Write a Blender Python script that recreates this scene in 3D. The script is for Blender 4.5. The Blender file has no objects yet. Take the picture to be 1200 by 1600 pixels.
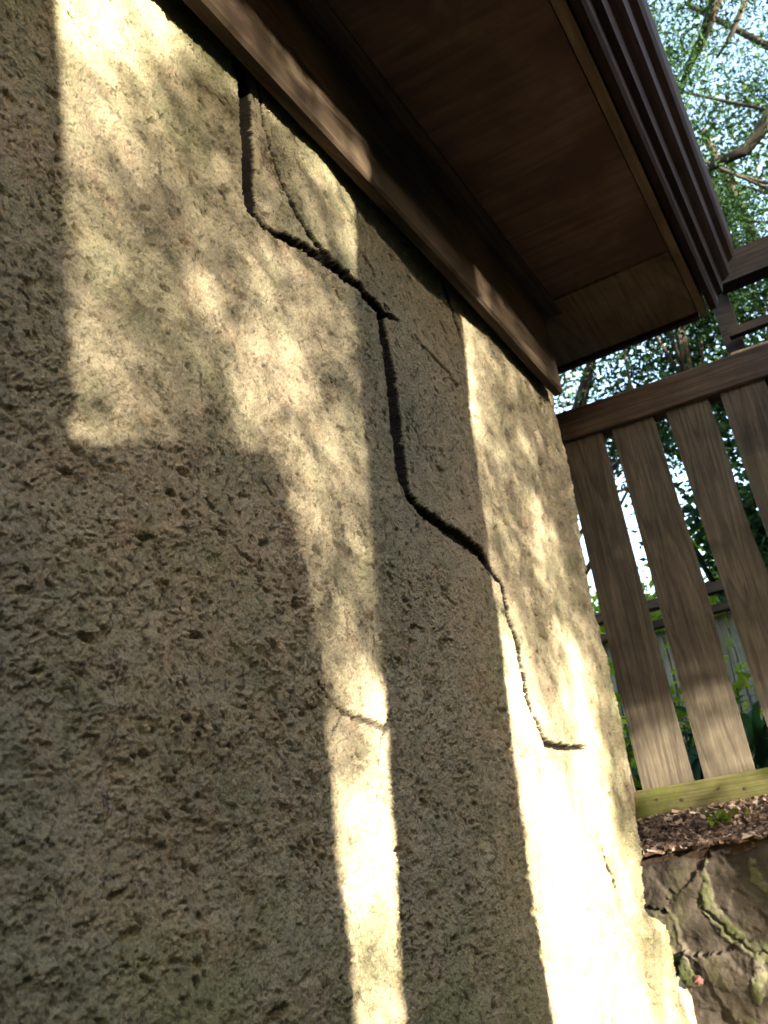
import bpy, math, random
import numpy as np
from mathutils import Vector

S = bpy.context.scene
rng = np.random.default_rng(7)
random.seed(7)
rad = math.radians

# ------------------------------------------------------------------ camera
YAW, PITCH, ROLL, FPX = 0.455807748, 0.375760507, -0.164899250, 1457.25
def cam_axes():
    f = np.array([math.cos(YAW)*math.cos(PITCH), math.sin(YAW)*math.cos(PITCH), math.sin(PITCH)])
    r0 = np.array([math.sin(YAW), -math.cos(YAW), 0.0]); u0 = np.cross(r0, f)
    r = math.cos(ROLL)*r0 + math.sin(ROLL)*u0
    u = -math.sin(ROLL)*r0 + math.cos(ROLL)*u0
    return r, u, f
CR, CU, CF = cam_axes()
def ray(x, y):
    d = CF*FPX + CR*(x-600) - CU*(y-800)
    return d/np.linalg.norm(d)
def at(x, y, ax, v):
    d = ray(x, y); return d*v/d[ax]
cd = bpy.data.cameras.new('camera')
cam = bpy.data.objects.new('camera', cd)
S.collection.objects.link(cam)
cd.sensor_fit = 'VERTICAL'; cd.sensor_height = 36.0
cd.lens = 36.0*FPX/1600.0
cd.dof.use_dof = True; cd.dof.focus_distance = 0.72; cd.dof.aperture_fstop = 20.0
cd.clip_start = 0.02; cd.clip_end = 3000
from mathutils import Matrix
cam.matrix_world = Matrix(((CR[0], CU[0], -CF[0], 0), (CR[1], CU[1], -CF[1], 0), (CR[2], CU[2], -CF[2], 0), (0, 0, 0, 1)))
S.camera = cam

# ------------------------------------------------------------------ light
SUN_AZ = rad(24.0); SUN_EL = rad(8.0)
TOSUN = np.array([-math.sin(SUN_AZ)*math.cos(SUN_EL), -math.cos(SUN_AZ)*math.cos(SUN_EL), math.sin(SUN_EL)])
W = bpy.data.worlds.new("World"); S.world = W; W.use_nodes = True
wn = W.node_tree.nodes; wl = W.node_tree.links
sky = wn.new('ShaderNodeTexSky'); sky.sky_type = 'NISHITA'; sky.sun_disc = False
sky.sun_elevation = SUN_EL; sky.sun_rotation = math.pi + SUN_AZ
sky.dust_density = 3.0; sky.ozone_density = 1.0; sky.air_density = 1.0
bg = wn['Background']; bg.inputs['Strength'].default_value = 0.15
wl.new(sky.outputs[0], bg.inputs['Color'])
sd = bpy.data.lights.new('sun', 'SUN'); sd.energy = 5.0; sd.angle = rad(0.5); sd.color = (1.0, 0.90, 0.71)
sun = bpy.data.objects.new('sun', sd); S.collection.objects.link(sun)
sun.rotation_euler = Vector(-TOSUN).to_track_quat('-Z', 'Y').to_euler()
S.view_settings.view_transform = 'Standard'; S.view_settings.look = 'None'
S.view_settings.exposure = 3.65; S.view_settings.gamma = 1.0
S.view_settings.use_curve_mapping = False
S.render.engine = 'CYCLES'

# ------------------------------------------------------------------ helpers
def link(o, parent=None):
    S.collection.objects.link(o)
    if parent: o.parent = parent
    return o
def empty(name, label, cat, loc=(0, 0, 0), group=None):
    o = bpy.data.objects.new(name, None); link(o); o.location = loc
    o.empty_display_size = 0.1
    o['label'] = label; o['category'] = cat
    if group: o['group'] = group
    return o
def tag(o, label=None, cat=None, group=None, kind=None):
    for k, v in (('label', label), ('category', cat), ('group', group), ('kind', kind)):
        if v: o[k] = v
    return o
def npmesh(name, V, Fq, mats, parent=None, smooth=True, midx=None, off=(0, 0, 0)):
    """V (n,3), Fq (m,3|4) int arrays -> one object"""
    V = np.asarray(V, dtype=np.float32) - np.asarray(off, dtype=np.float32)
    Fq = np.asarray(Fq, dtype=np.int32); m, k = Fq.shape
    me = bpy.data.meshes.new(name)
    me.vertices.add(len(V)); me.vertices.foreach_set('co', V.ravel())
    me.loops.add(m*k); me.loops.foreach_set('vertex_index', Fq.ravel())
    me.polygons.add(m)
    me.polygons.foreach_set('loop_start', np.arange(0, m*k, k, dtype=np.int32))
    me.polygons.foreach_set('loop_total', np.full(m, k, dtype=np.int32))
    if not isinstance(mats, (list, tuple)): mats = [mats]
    for a in mats: me.materials.append(a)
    if midx is not None: me.polygons.foreach_set('material_index', np.asarray(midx, dtype=np.int32))
    me.polygons.foreach_set('use_smooth', np.full(m, smooth))
    me.update(calc_edges=True); me.validate()
    return link(bpy.data.objects.new(name, me), parent)

class MB:
    def __init__(s): s.v = []; s.f = []
    def poly_prism(s, pts, axis, a, b):
        """pts 2D outline (ccw), extruded along axis from a to b"""
        n = len(pts); o = len(s.v)
        for t in (a, b):
            for p in pts:
                q = list(p); q.insert(axis, t); s.v.append(tuple(q))
        s.f.append(tuple(o+i for i in range(n))); s.f.append(tuple(o+n+i for i in reversed(range(n))))
        for i in range(n):
            j = (i+1) % n; s.f.append((o+i, o+n+i, o+n+j, o+j))
        return s
    def box(s, x0, x1, y0, y1, z0, z1):
        return s.poly_prism([(y0, z0), (y1, z0), (y1, z1), (y0, z1)], 0, x0, x1)
    def tube(s, pts, rads, n=8):
        o = len(s.v); P = [Vector(p) for p in pts]
        ref = Vector((0.31, 0.22, 0.93))
        for i, p in enumerate(P):
            t = (P[min(i+1, len(P)-1)] - P[max(i-1, 0)]).normalized()
            a = t.cross(ref); a = a.normalized() if a.length > 1e-4 else Vector((1, 0, 0))
            b = t.cross(a)
            for k in range(n):
                w = 2*math.pi*k/n; s.v.append(tuple(p + (a*math.cos(w)+b*math.sin(w))*rads[i]))
        for i in range(len(P)-1):
            for k in range(n):
                k2 = (k+1) % n
                s.f.append((o+i*n+k, o+i*n+k2, o+(i+1)*n+k2, o+(i+1)*n+k))
        s.f.append(tuple(o+k for k in reversed(range(n)))); s.f.append(tuple(o+(len(P)-1)*n+k for k in range(n)))
        return s
    def build(s, name, mat, parent=None, bevel=0.0, off=(0, 0, 0), smooth=False, warp=None):
        import bmesh
        me = bpy.data.meshes.new(name)
        me.from_pydata([(x-off[0], y-off[1], z-off[2]) for x, y, z in s.v], [], s.f)
        bm = bmesh.new(); bm.from_mesh(me)
        bmesh.ops.recalc_face_normals(bm, faces=bm.faces)
        if bevel: bmesh.ops.bevel(bm, geom=list(bm.edges), offset=bevel, segments=2, affect='EDGES', profile=0.6)
        if warp:
            for v in bm.verts: v.co = warp(v.co)
        bm.to_mesh(me); bm.free()
        me.materials.append(mat)
        if smooth: me.polygons.foreach_set('use_smooth', [True]*len(me.polygons))
        return link(bpy.data.objects.new(name, me), parent)

# ------------------------------------------------------------------ materials
def newmat(name):
    m = bpy.data.materials.new(name); m.use_nodes = True
    nt = m.node_tree; b = nt.nodes['Principled BSDF']
    b.inputs['Specular IOR Level'].default_value = 0.25
    return m, nt, b
def N(nt, t, **kw):
    n = nt.nodes.new(t)
    for k, v in kw.items():
        if k in n.inputs: n.inputs[k].default_value = v
        else: setattr(n, k, v)
    return n
def noise(nt, vec, scale, detail=4, rough=0.6, dist=0.0):
    n = N(nt, 'ShaderNodeTexNoise'); n.inputs['Scale'].default_value = scale
    n.inputs['Detail'].default_value = detail; n.inputs['Roughness'].default_value = rough
    n.inputs['Distortion'].default_value = dist
    if vec is not None: nt.links.new(vec, n.inputs['Vector'])
    return n.outputs['Fac']
def ramp(nt, fac, stops):
    n = nt.nodes.new('ShaderNodeValToRGB'); nt.links.new(fac, n.inputs[0])
    e = n.color_ramp.elements
    while len(e) < len(stops): e.new(0.5)
    for el, (p, c) in zip(e, stops):
        el.position = p; el.color = (*c, 1) if len(c) == 3 else c
    return n.outputs['Color']
def mix(nt, fac, a, b, mode='MIX'):
    n = nt.nodes.new('ShaderNodeMix'); n.data_type = 'RGBA'; n.blend_type = mode
    for s, v in ((0, fac), (6, a), (7, b)):
        if hasattr(v, 'is_linked'): nt.links.new(v, n.inputs[s])
        else: n.inputs[s].default_value = v if s == 0 else ((*v, 1) if len(v) == 3 else v)
    return n.outputs[2]
def math_(nt, op, a, b=None):
    n = nt.nodes.new('ShaderNodeMath'); n.operation = op
    for i, v in enumerate((a, b)):
        if v is None: continue
        if hasattr(v, 'is_linked'): nt.links.new(v, n.inputs[i])
        else: n.inputs[i].default_value = v
    return n.outputs[0]
def gray(v): return (v, v, v)
def bump(nt, b, h, strength, dist):
    n = nt.nodes.new('ShaderNodeBump'); n.inputs['Strength'].default_value = strength
    n.inputs['Distance'].default_value = dist
    nt.links.new(h, n.inputs['Height']); nt.links.new(n.outputs[0], b.inputs['Normal'])

def stucco_mat():
    m, nt, b = newmat('rough render')
    co = nt.nodes.new('ShaderNodeTexCoord').outputs['Object']
    big = noise(nt, co, 5.0, 5, 0.6, 0.3)
    col = ramp(nt, big, [(0.30, (0.200, 0.178, 0.124)), (0.5, (0.256, 0.219, 0.150)), (0.68, (0.290, 0.242, 0.170))])
    red = ramp(nt, noise(nt, co, 19.0, 4, 0.65), [(0.52, gray(0)), (0.66, gray(1))])
    col = mix(nt, math_(nt, 'MULTIPLY', red, 0.6), col, (0.26, 0.19, 0.125))
    grn = ramp(nt, noise(nt, co, 11.0, 5, 0.7, 0.5), [(0.50, gray(0)), (0.64, gray(1))])
    col = mix(nt, math_(nt, 'MULTIPLY', grn, 0.5), col, (0.17, 0.175, 0.10))
    # algae: near the foot of the wall and high on the near end
    sep = nt.nodes.new('ShaderNodeSeparateXYZ'); nt.links.new(co, sep.inputs[0])
    foot = math_(nt, 'MULTIPLY', math_(nt, 'MULTIPLY', math_(nt, 'SUBTRACT', 0.06, sep.outputs[2]), 8.0), math_(nt, 'MAXIMUM', 0.25, math_(nt, 'SUBTRACT', 1.55, sep.outputs[0])))
    topn = math_(nt, 'MULTIPLY', math_(nt, 'SUBTRACT', sep.outputs[2], 0.55), 4.0)
    topn = math_(nt, 'MULTIPLY', topn, math_(nt, 'SUBTRACT', 1.25, sep.outputs[0]))
    am = math_(nt, 'MAXIMUM', foot, topn)
    am2 = nt.nodes.new('ShaderNodeClamp'); nt.links.new(am, am2.inputs[0])
    pat = ramp(nt, noise(nt, co, 8.0, 5, 0.65, 0.4), [(0.36, gray(0)), (0.62, gray(1))])
    col = mix(nt, math_(nt, 'MULTIPLY', math_(nt, 'MULTIPLY', am2.outputs[0], pat), 0.75), col, (0.155, 0.160, 0.070))
    # grit
    g1 = noise(nt, co, 420.0, 3, 0.7)
    col = mix(nt, 1.0, col, ramp(nt, g1, [(0.28, gray(0.55)), (0.5, gray(1.0)), (0.74, gray(1.32))]), 'MULTIPLY')
    sp = ramp(nt, noise(nt, co, 900.0, 1, 0.5), [(0.76, gray(0)), (0.80, gray(1))])
    col = mix(nt, math_(nt, 'MULTIPLY', sp, 0.6), col, (0.45, 0.42, 0.36))
    st = ramp(nt, noise(nt, co, 60.0, 5, 0.75), [(0.36, gray(0.72)), (0.5, gray(1.0)), (0.7, gray(1.1))])
    col = mix(nt, 1.0, col, st, 'MULTIPLY')
    mp = nt.nodes.new('ShaderNodeMapping'); nt.links.new(co, mp.inputs['Vector']); mp.inputs['Rotation'].default_value = (0, rad(38), 0); mp.inputs['Scale'].default_value = (1.0, 1.0, 0.42)
    dk = ramp(nt, noise(nt, mp.outputs[0], 190.0, 3, 0.55), [(0.29, gray(1)), (0.37, gray(0))])
    dk2 = ramp(nt, noise(nt, mp.outputs[0], 75.0, 4, 0.6), [(0.31, gray(1)), (0.38, gray(0))])
    col = mix(nt, math_(nt, 'MULTIPLY', math_(nt, 'MAXIMUM', dk, dk2), 0.75), col, (0.062, 0.047, 0.034))
    at_ = nt.nodes.new('ShaderNodeAttribute'); at_.attribute_name = 'crack_shade'
    col = mix(nt, at_.outputs['Fac'], col, (0.012, 0.009, 0.007))  # shade inside the cracks put into the colour, darker with depth
    nt.links.new(col, b.inputs['Base Color'])
    b.inputs['Roughness'].default_value = 0.92; b.inputs['Specular IOR Level'].default_value = 0.15
    vo = nt.nodes.new('ShaderNodeTexVoronoi'); vo.inputs['Scale'].default_value = 420.0; nt.links.new(co, vo.inputs['Vector'])
    vo2 = nt.nodes.new('ShaderNodeTexVoronoi'); vo2.inputs['Scale'].default_value = 170.0; nt.links.new(co, vo2.inputs['Vector'])
    vs = ramp(nt, vo2.outputs['Distance'], [(0.10, gray(0)), (0.30, gray(1))])
    h = math_(nt, 'ADD', math_(nt, 'MULTIPLY', noise(nt, co, 210.0, 7, 0.82), 1.0), math_(nt, 'MULTIPLY', vo.outputs['Distance'], -0.35))
    h = math_(nt, 'ADD', h, math_(nt, 'MULTIPLY', vs, 0.22))
    bump(nt, b, h, 0.85, 0.0032)
    return m

def wood_mat(name, c0, c1, c2, axis='z', green=0.0, rough=0.75, gs=1.0, bumpd=0.0012, patch=None):
    m, nt, b = newmat(name)
    tc = nt.nodes.new('ShaderNodeTexCoord').outputs['Object']
    oi = nt.nodes.new('ShaderNodeObjectInfo').outputs['Random']
    mp = nt.nodes.new('ShaderNodeMapping'); nt.links.new(tc, mp.inputs['Vector'])
    sc = [1.0, 1.0, 1.0]; sc['xyz'.index(axis)] = 0.06
    mp.inputs['Scale'].default_value = sc
    cb = nt.nodes.new('ShaderNodeCombineXYZ')
    for i in range(3): nt.links.new(math_(nt, 'MULTIPLY', oi, 7.0+5*i), cb.inputs[i])
    nt.links.new(cb.outputs[0], mp.inputs['Location'])
    v = mp.outputs[0]
    # cathedral grain: contour lines of a stretched noise field
    big = noise(nt, v, 9.0*gs, 2, 0.5, 0.6)
    rings = math_(nt, 'FRACT', math_(nt, 'MULTIPLY', big, 16.0))
    rings = ramp(nt, rings, [(0.0, gray(0.15)), (0.35, gray(0.9)), (0.85, gray(1.0)), (1.0, gray(0.15))])
    fine = noise(nt, v, 150.0*gs, 4, 0.7)
    f = math_(nt, 'ADD', math_(nt, 'MULTIPLY', rings, 0.26), math_(nt, 'MULTIPLY', fine, 0.85))
    col = ramp(nt, f, [(0.32, c0), (0.62, c1), (0.88, c2)])
    wea = ramp(nt, noise(nt, tc, 7.0, 5, 0.6), [(0.3, gray(0.62)), (0.55, gray(1.0)), (0.75, gray(1.2))])
    col = mix(nt, 1.0, col, wea, 'MULTIPLY')
    if patch:
        pm = ramp(nt, noise(nt, tc, patch[0], 4, 0.6, 0.4), [(patch[1], gray(0)), (patch[1]+0.14, gray(1))])
        col = mix(nt, pm, col, patch[2])
    if green:
        gm = ramp(nt, noise(nt, tc, 12.0, 5, 0.7), [(0.55-0.35*green, gray(0)), (0.75-0.3*green, gray(1))])
        g2 = mix(nt, noise(nt, tc, 60.0, 3, 0.6), (0.036, 0.044, 0.009), (0.075, 0.088, 0.016))
        col = mix(nt, math_(nt, 'MULTIPLY', gm, min(1.0, green*1.2)), col, g2)
    nt.links.new(col, b.inputs['Base Color']); b.inputs['Roughness'].default_value = rough; b.inputs['Specular IOR Level'].default_value = 0.08
    bump(nt, b, f, 0.7, bumpd)
    return m

def leaf_mat(name, ca, cb_, trans=0.45):
    m, nt, b = newmat(name)
    g = nt.nodes.new('ShaderNodeNewGeometry').outputs['Random Per Island']
    col = ramp(nt, g, [(0.0, ca), (0.55, tuple((p+q)/2 for p, q in zip(ca, cb_))), (1.0, cb_)])
    nt.links.new(col, b.inputs['Base Color']); b.inputs['Roughness'].default_value = 0.8; b.inputs['Specular IOR Level'].default_value = 0.06
    tr = nt.nodes.new('ShaderNodeBsdfTranslucent')
    tcol = mix(nt, 1.0, col, (1.5, 1.7, 0.6), 'MULTIPLY'); nt.links.new(tcol, tr.inputs[0])
    mx = nt.nodes.new('ShaderNodeMixShader'); mx.inputs[0].default_value = trans
    nt.links.new(b.outputs[0], mx.inputs[1]); nt.links.new(tr.outputs[0], mx.inputs[2])
    nt.links.new(mx.outputs[0], nt.nodes['Material Output'].inputs['Surface'])
    return m

M_STUCCO = stucco_mat()
M_EAVE = wood_mat('dark stained wood', (0.035, 0.021, 0.017), (0.065, 0.040, 0.032), (0.10, 0.063, 0.05), 'x', rough=0.6)
M_BOARD = wood_mat('worn brown wood', (0.026, 0.018, 0.013), (0.055, 0.039, 0.026), (0.095, 0.070, 0.046), 'x', rough=0.7, patch=(6.0, 0.56, (0.04, 0.026, 0.019)))
M_PANEL = wood_mat('brown plywood', (0.075, 0.042, 0.036), (0.10, 0.060, 0.049), (0.13, 0.082, 0.062), 'y', rough=0.7, gs=0.6, patch=(5.0, 0.5, (0.070, 0.040, 0.036)))
M_TRIM = wood_mat('stained trim', (0.08, 0.052, 0.034), (0.13, 0.086, 0.055), (0.18, 0.125, 0.08), 'x', rough=0.65)
M_REDTRIM = wood_mat('red brown stain', (0.014, 0.007, 0.006), (0.021, 0.011, 0.009), (0.030, 0.016, 0.012), 'x', rough=0.6)
M_SLAT = wood_mat('weathered fence wood', (0.050, 0.040, 0.030), (0.082, 0.067, 0.050), (0.135, 0.112, 0.082), 'z', green=0.12, gs=1.3)
M_RAIL = wood_mat('weathered rail wood', (0.034, 0.024, 0.019), (0.065, 0.047, 0.036), (0.10, 0.075, 0.056), 'y')
M_MOSSRAIL = wood_mat('mossy rail wood', (0.07, 0.055, 0.03), (0.13, 0.11, 0.055), (0.18, 0.15, 0.08), 'y', green=0.65)
M_POST = wood_mat('dark post wood', (0.03, 0.023, 0.017), (0.065, 0.049, 0.036), (0.12, 0.09, 0.064), 'z')
M_DARK = wood_mat('nearly black beam', (0.015, 0.011, 0.009), (0.03, 0.022, 0.017), (0.05, 0.036, 0.028), 'y')
M_GREYF = wood_mat('grey fence wood', (0.06, 0.065, 0.055), (0.11, 0.12, 0.10), (0.17, 0.18, 0.15), 'z', green=0.3)
M_OLD = wood_mat('old grey timber', (0.05, 0.052, 0.042), (0.10, 0.10, 0.082), (0.16, 0.155, 0.125), 'x')
M_BARK, nt, b = newmat('bark')
co = nt.nodes.new('ShaderNodeTexCoord').outputs['Object']
nt.links.new(ramp(nt, noise(nt, co, 30, 5, 0.7), [(0.3, (0.012, 0.010, 0.008)), (0.7, (0.04, 0.033, 0.026))]), b.inputs['Base Color'])
b.inputs['Roughness'].default_value = 0.9
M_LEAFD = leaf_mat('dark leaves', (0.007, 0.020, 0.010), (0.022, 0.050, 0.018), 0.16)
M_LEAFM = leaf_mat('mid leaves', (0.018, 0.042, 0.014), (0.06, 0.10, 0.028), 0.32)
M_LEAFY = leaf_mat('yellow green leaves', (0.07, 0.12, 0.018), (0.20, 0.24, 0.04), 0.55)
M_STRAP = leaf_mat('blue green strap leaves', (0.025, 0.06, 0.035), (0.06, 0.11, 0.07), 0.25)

# ------------------------------------------------------------------ numpy noise
def _h(ix, iy, seed):
    n = (ix.astype(np.int64)*374761393 + iy.astype(np.int64)*668265263 + seed*974634777) & 0xffffffff
    n = ((n ^ (n >> 13))*1274126177) & 0xffffffff
    n = (n ^ (n >> 16)) & 0xffffffff
    return n.astype(np.float64)/4294967295.0
def perlin(x, y, seed=0):
    ix = np.floor(x); iy = np.floor(y); fx = x-ix; fy = y-iy
    u = fx*fx*fx*(fx*(fx*6-15)+10); v = fy*fy*fy*(fy*(fy*6-15)+10)
    def g(dx, dy):
        a = _h(ix+dx, iy+dy, seed)*2*np.pi
        return np.cos(a)*(fx-dx)+np.sin(a)*(fy-dy)
    a = g(0, 0)*(1-u)+g(1, 0)*u; b2 = g(0, 1)*(1-u)+g(1, 1)*u
    return (a*(1-v)+b2*v)*1.5
def fbm(x, y, sc, octs, seed=0, gain=0.5):
    t = 0; a = 1; s = 0
    for o in range(octs):
        t = t + a*perlin(x/sc*2**o, y/sc*2**o, seed+o*17); s += a; a *= gain
    return t/s
def pits(x, y, cell, rmin, rmax, prob, seed, ang=0.0, stretch=1.0):
    c, s = math.cos(ang), math.sin(ang)
    X = (x*c+y*s)/(cell*stretch); Y = (-x*s+y*c)/cell
    ix = np.floor(X); iy = np.floor(Y); out = np.zeros_like(X)
    for dx in (-1, 0, 1):
        for dy in (-1, 0, 1):
            jx = ix+dx; jy = iy+dy
            px = jx+_h(jx, jy, seed); py = jy+_h(jx, jy, seed+1)
            r = rmin+(rmax-rmin)*_h(jx, jy, seed+2)**2
            on = _h(jx, jy, seed+3) < prob
            d = np.sqrt((X-px)**2+(Y-py)**2)/(r/cell)
            out = np.maximum(out, np.where(on, np.clip(1.0-d, 0, 1)*r, 0))
    return out
def sstep(a, b_, x):
    t = np.clip((x-a)/(b_-a), 0, 1); return t*t*(3-2*t)

# ------------------------------------------------------------------ the cracked wall
WY = 0.42
edge_px = [(862, 560), (865, 640), (900, 800), (930, 970), (958, 1100), (985, 1230), (1003, 1330), (1011, 1422), (1030, 1436), (1041, 1475), (1056, 1540), (1078, 1600)]
ez = []; ex = []
for p in edge_px:
    q = at(p[0], p[1], 1, WY+0.008); ez.append(q[2]); ex.append(q[0])
ez = np.array(ez[::-1]); ex = np.array(ex[::-1])
def xcorner(z): return np.interp(z, ez, ex)

def wp(px): q = at(px[0], px[1], 1, WY); return q[0], q[2]
def pxm(px):                       # metres of wall width (perp. to a steep crack) per pixel at that place
    a = at(px[0]-5, px[1], 1, WY); b2 = at(px[0]+5, px[1], 1, WY); return float(np.linalg.norm(a-b2))/10
#  (points with widths in px), depth m, softness, ragged
cracks = [
 ([(375, 100, 18), (384, 140, 15), (386, 200, 15), (390, 270, 16), (396, 325, 17)], 0.018, 0.45, 0.10),
 ([(396, 325, 15), (412, 345, 11), (436, 364, 10), (470, 382, 13), (498, 402, 17), (522, 425, 19), (545, 440, 15), (570, 463, 16), (590, 482, 13), (603, 492, 8), (625, 500, 3)], 0.016, 0.5, 0.45),
 ([(403, 128, 4), (411, 190, 4), (419, 230, 4), (437, 285, 6), (461, 335, 7), (490, 380, 6), (515, 408, 5), (540, 432, 5)], 0.0102, 0.9, 0.5),
 ([(592, 485, 10), (600, 520, 17), (607, 580, 20), (616, 640, 22), (624, 700, 22), (632, 745, 20), (640, 775, 14)], 0.018, 0.42, 0.12),
 ([(640, 770, 12), (655, 795, 13), (672, 806, 16), (700, 824, 14), (728, 840, 14), (752, 860, 15), (772, 888, 12), (788, 912, 8)], 0.016, 0.5, 0.35),
 ([(788, 912, 7), (795, 955, 8), (806, 995, 9), (818, 1050, 8), (826, 1090, 8), (838, 1130, 9), (848, 1152, 9), (856, 1166, 6)], 0.013, 0.5, 0.4),
 ([(850, 1163, 4), (875, 1168, 5), (912, 1168, 2)], 0.010, 0.4, 0.3),
 ([(698, 440, 5), (706, 470, 6), (716, 500, 5), (726, 530, 3)], 0.010, 0.4, 0.3),
 ([(650, 528, 4), (680, 552, 4), (700, 570, 4), (722, 600, 3)], 0.006, 0.5, 0.4),
 ([(500, 1065, 2), (522, 1095, 4), (540, 1114, 5), (575, 1126, 7), (606, 1136, 6), (618, 1124, 3)], 0.0101, 0.9, 0.6),
 ([(540, 1114, 4), (528, 1145, 4), (515, 1180, 2)], 0.0101, 0.9, 0.6),
 ([(604, 1140, 4), (601, 1185, 4), (607, 1225, 3), (612, 1260, 2)], 0.0101, 0.9, 0.6),
 ([(920, 1175, 2.5), (930, 1215, 3), (936, 1250, 2)], 0.006, 0.5, 0.4),
 ([(946, 1325, 3), (955, 1352, 7), (963, 1375, 7), (968, 1395, 3)], 0.010, 0.5, 0.5),
 ([(970, 1400, 3), (983, 1425, 5), (992, 1450, 4)], 0.008, 0.5, 0.5),
 ([(560, 1000, 3), (556, 1040, 4), (563, 1080, 3)], 0.004, 0.6, 0.4),
 ([(690, 905, 3), (712, 935, 5), (722, 945, 3)], 0.004, 0.6, 0.5),
 ([(430, 30, 3), (60, 110, 3)], 0.0, 1.0, 0.0),
]
def crack_field(X, Z):
    H = np.zeros_like(X); IN = np.zeros_like(X)
    wob = fbm(X, Z, 0.02, 4, 91)
    for pts, depth, soft, rag in cracks:
        if depth == 0: continue
        P = [wp(p) for p in pts]; Wd = [max(p[2]*pxm(p)*(0.30 if depth in (0.016, 0.013) else 0.36), 0.0008) for p in pts]
        x0 = min(p[0] for p in P)-0.06; x1 = max(p[0] for p in P)+0.06
        z0 = min(p[1] for p in P)-0.06; z1 = max(p[1] for p in P)+0.06
        sel = (X > x0) & (X < x1) & (Z > z0) & (Z < z1)
        if not sel.any(): continue
        x = X[sel]; z = Z[sel]; w = wob[sel]
        x = x + w*0.009*(0.15+rag); z = z + fbm(x, z, 0.015, 3, 47)*0.008*(0.15+rag)
        best = np.full(x.shape, 9.0)
        for i in range(len(P)-1):
            ax_, az = P[i]; bx, bz = P[i+1]; dx, dz = bx-ax_, bz-az
            t = np.clip(((x-ax_)*dx+(z-az)*dz)/(dx*dx+dz*dz+1e-12), 0, 1)
            d = np.sqrt((x-ax_-t*dx)**2+(z-az-t*dz)**2)
            wd = Wd[i]+(Wd[i+1]-Wd[i])*t
            best = np.minimum(best, d/wd)
        best = best*(1+rag*0.9*w)
        best = best*(1+0.22*rag*fbm(x, z, 0.006, 3, 19, 0.7)/0.3)
        prof = 1-sstep(1.0-0.55*soft-0.15, 1.0+0.5*soft, best)
        lip = np.exp(-((best-1.9)/0.7)**2)*0.0004
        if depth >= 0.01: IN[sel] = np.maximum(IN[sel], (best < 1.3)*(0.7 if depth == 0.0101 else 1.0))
        H[sel] = np.minimum(H[sel], 0) - 0 + np.where(prof*depth > -H[sel], -prof*depth-np.minimum(H[sel], 0), 0) + lip*(0.4+rag)
    return H, IN

def wall_height(X, Z):
    wx = X+0.012*fbm(X, Z, 0.06, 3, 5); wz = Z+0.012*fbm(X, Z, 0.06, 3, 6)
    H = 0.009*perlin(X/0.33, Z/0.42, 1) + 0.0045*fbm(X, Z, 0.11, 2, 2)
    lower = (0.22+0.28*perlin(X/0.10, Z/0.10, 9))*sstep(0.42, 0.22, Z + 0.10*perlin(X/0.2, Z/0.2, 8) + 0.28*np.clip(X-0.75, 0, 1))   # rougher towards the near foot
    H += (0.0010+0.0046*lower)*fbm(wx, wz, 0.048, 6, 11, 0.66) - (0.0006+0.0036*lower)*np.abs(fbm(wx, wz, 0.022, 4, 14, 0.6))
    for sc, amp, sd, th in ((0.050, 0.0030, 20, 0.16), (0.034, 0.0030, 21, 0.16), (0.019, 0.0026, 22, 0.20), (0.010, 0.0017, 23, 0.18)):
        n = fbm(wx, wz*1.25, sc, 5, sd, 0.7)
        H += amp*(0.35+1.0*lower)*(sstep(th, th+0.03, n)-0.8*sstep(-th-0.10, -th-0.06, n))
    H += (0.0006+0.0002*lower)*fbm(X, Z, 0.006, 3, 31, 0.85)
    H += lower*1.3*pits(wx, wz, 0.010, 0.0015, 0.0045, 0.55, 71, 0.3, 1.2)
    def hole(v, k, mx): return np.minimum(v*k, mx)
    up = 1-0.45*lower
    mk = 0.4+0.9*sstep(-0.15, 0.35, perlin(X/0.09, Z/0.09, 55))
    H -= up*hole(pits(wx, wz, 0.0075, 0.0011, 0.0026, 0.46, 41, -0.9, 2.2), 5.0, 0.0050)*mk
    H -= hole(pits(wx, wz, 0.015, 0.0014, 0.0042, 0.34, 42, -0.6, 2.4), 4.5, 0.0075)*mk
    H -= hole(pits(wx, wz, 0.030, 0.0025, 0.0065, 0.30, 44, 0.1, 2.4)*(0.5+lower), 3.5, 0.0100)
    H -= hole(pits(X, Z, 0.0050, 0.0007, 0.0015, 0.55, 43, 0.2, 1.3), 3.0, 0.003)
    # broken footing that bulges at the far foot
    b_ = sstep(-0.105, -0.135, Z)*sstep(1.43, 1.53, X)
    H += b_*(0.010+0.010*fbm(X, Z, 0.03, 4, 61))
    return H

def axis(segs):
    out = []
    for a, b_, h0, h1 in segs:
        t = a
        while t < b_-1e-9:
            out.append(t); t += h0+(h1-h0)*(t-a)/(b_-a)
    out.append(segs[-1][1]); return np.array(out)
UA = axis([(-2.2, 0.3, 0.05, 0.01), (0.3, 0.8, 0.00095, 0.00105), (0.8, 1.70, 0.00105, 0.0018)])
ZA = axis([(-0.85, -0.34, 0.03, 0.003), (-0.34, 0.90, 0.0011, 0.0011), (0.90, 1.10, 0.003, 0.02)])
R = 0.022; NA = 14
SA = np.concatenate([np.linspace(0.004, 0.06, 20), np.linspace(0.09, 1.2, 20)])
nf, nz = len(UA), len(ZA)
U, Z = np.meshgrid(UA, ZA)
XC = xcorner(Z)-R
X = np.where(U > 1.2, 1.2+(U-1.2)*(XC-1.2)/0.5, U)
CF_, IN_ = crack_field(X, Z)
H = wall_height(X, Z)*(1-0.9*sstep(0.002, 0.010, -CF_)*(IN_ > 0.2)) + CF_
face = np.stack([X, WY-H, Z], -1)
zc = ZA[:, None]*np.ones((1, NA)); aa = np.linspace(0, np.pi/2, NA+1)[1:][None, :]*np.ones((nz, 1))
xc = xcorner(zc)-R
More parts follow.
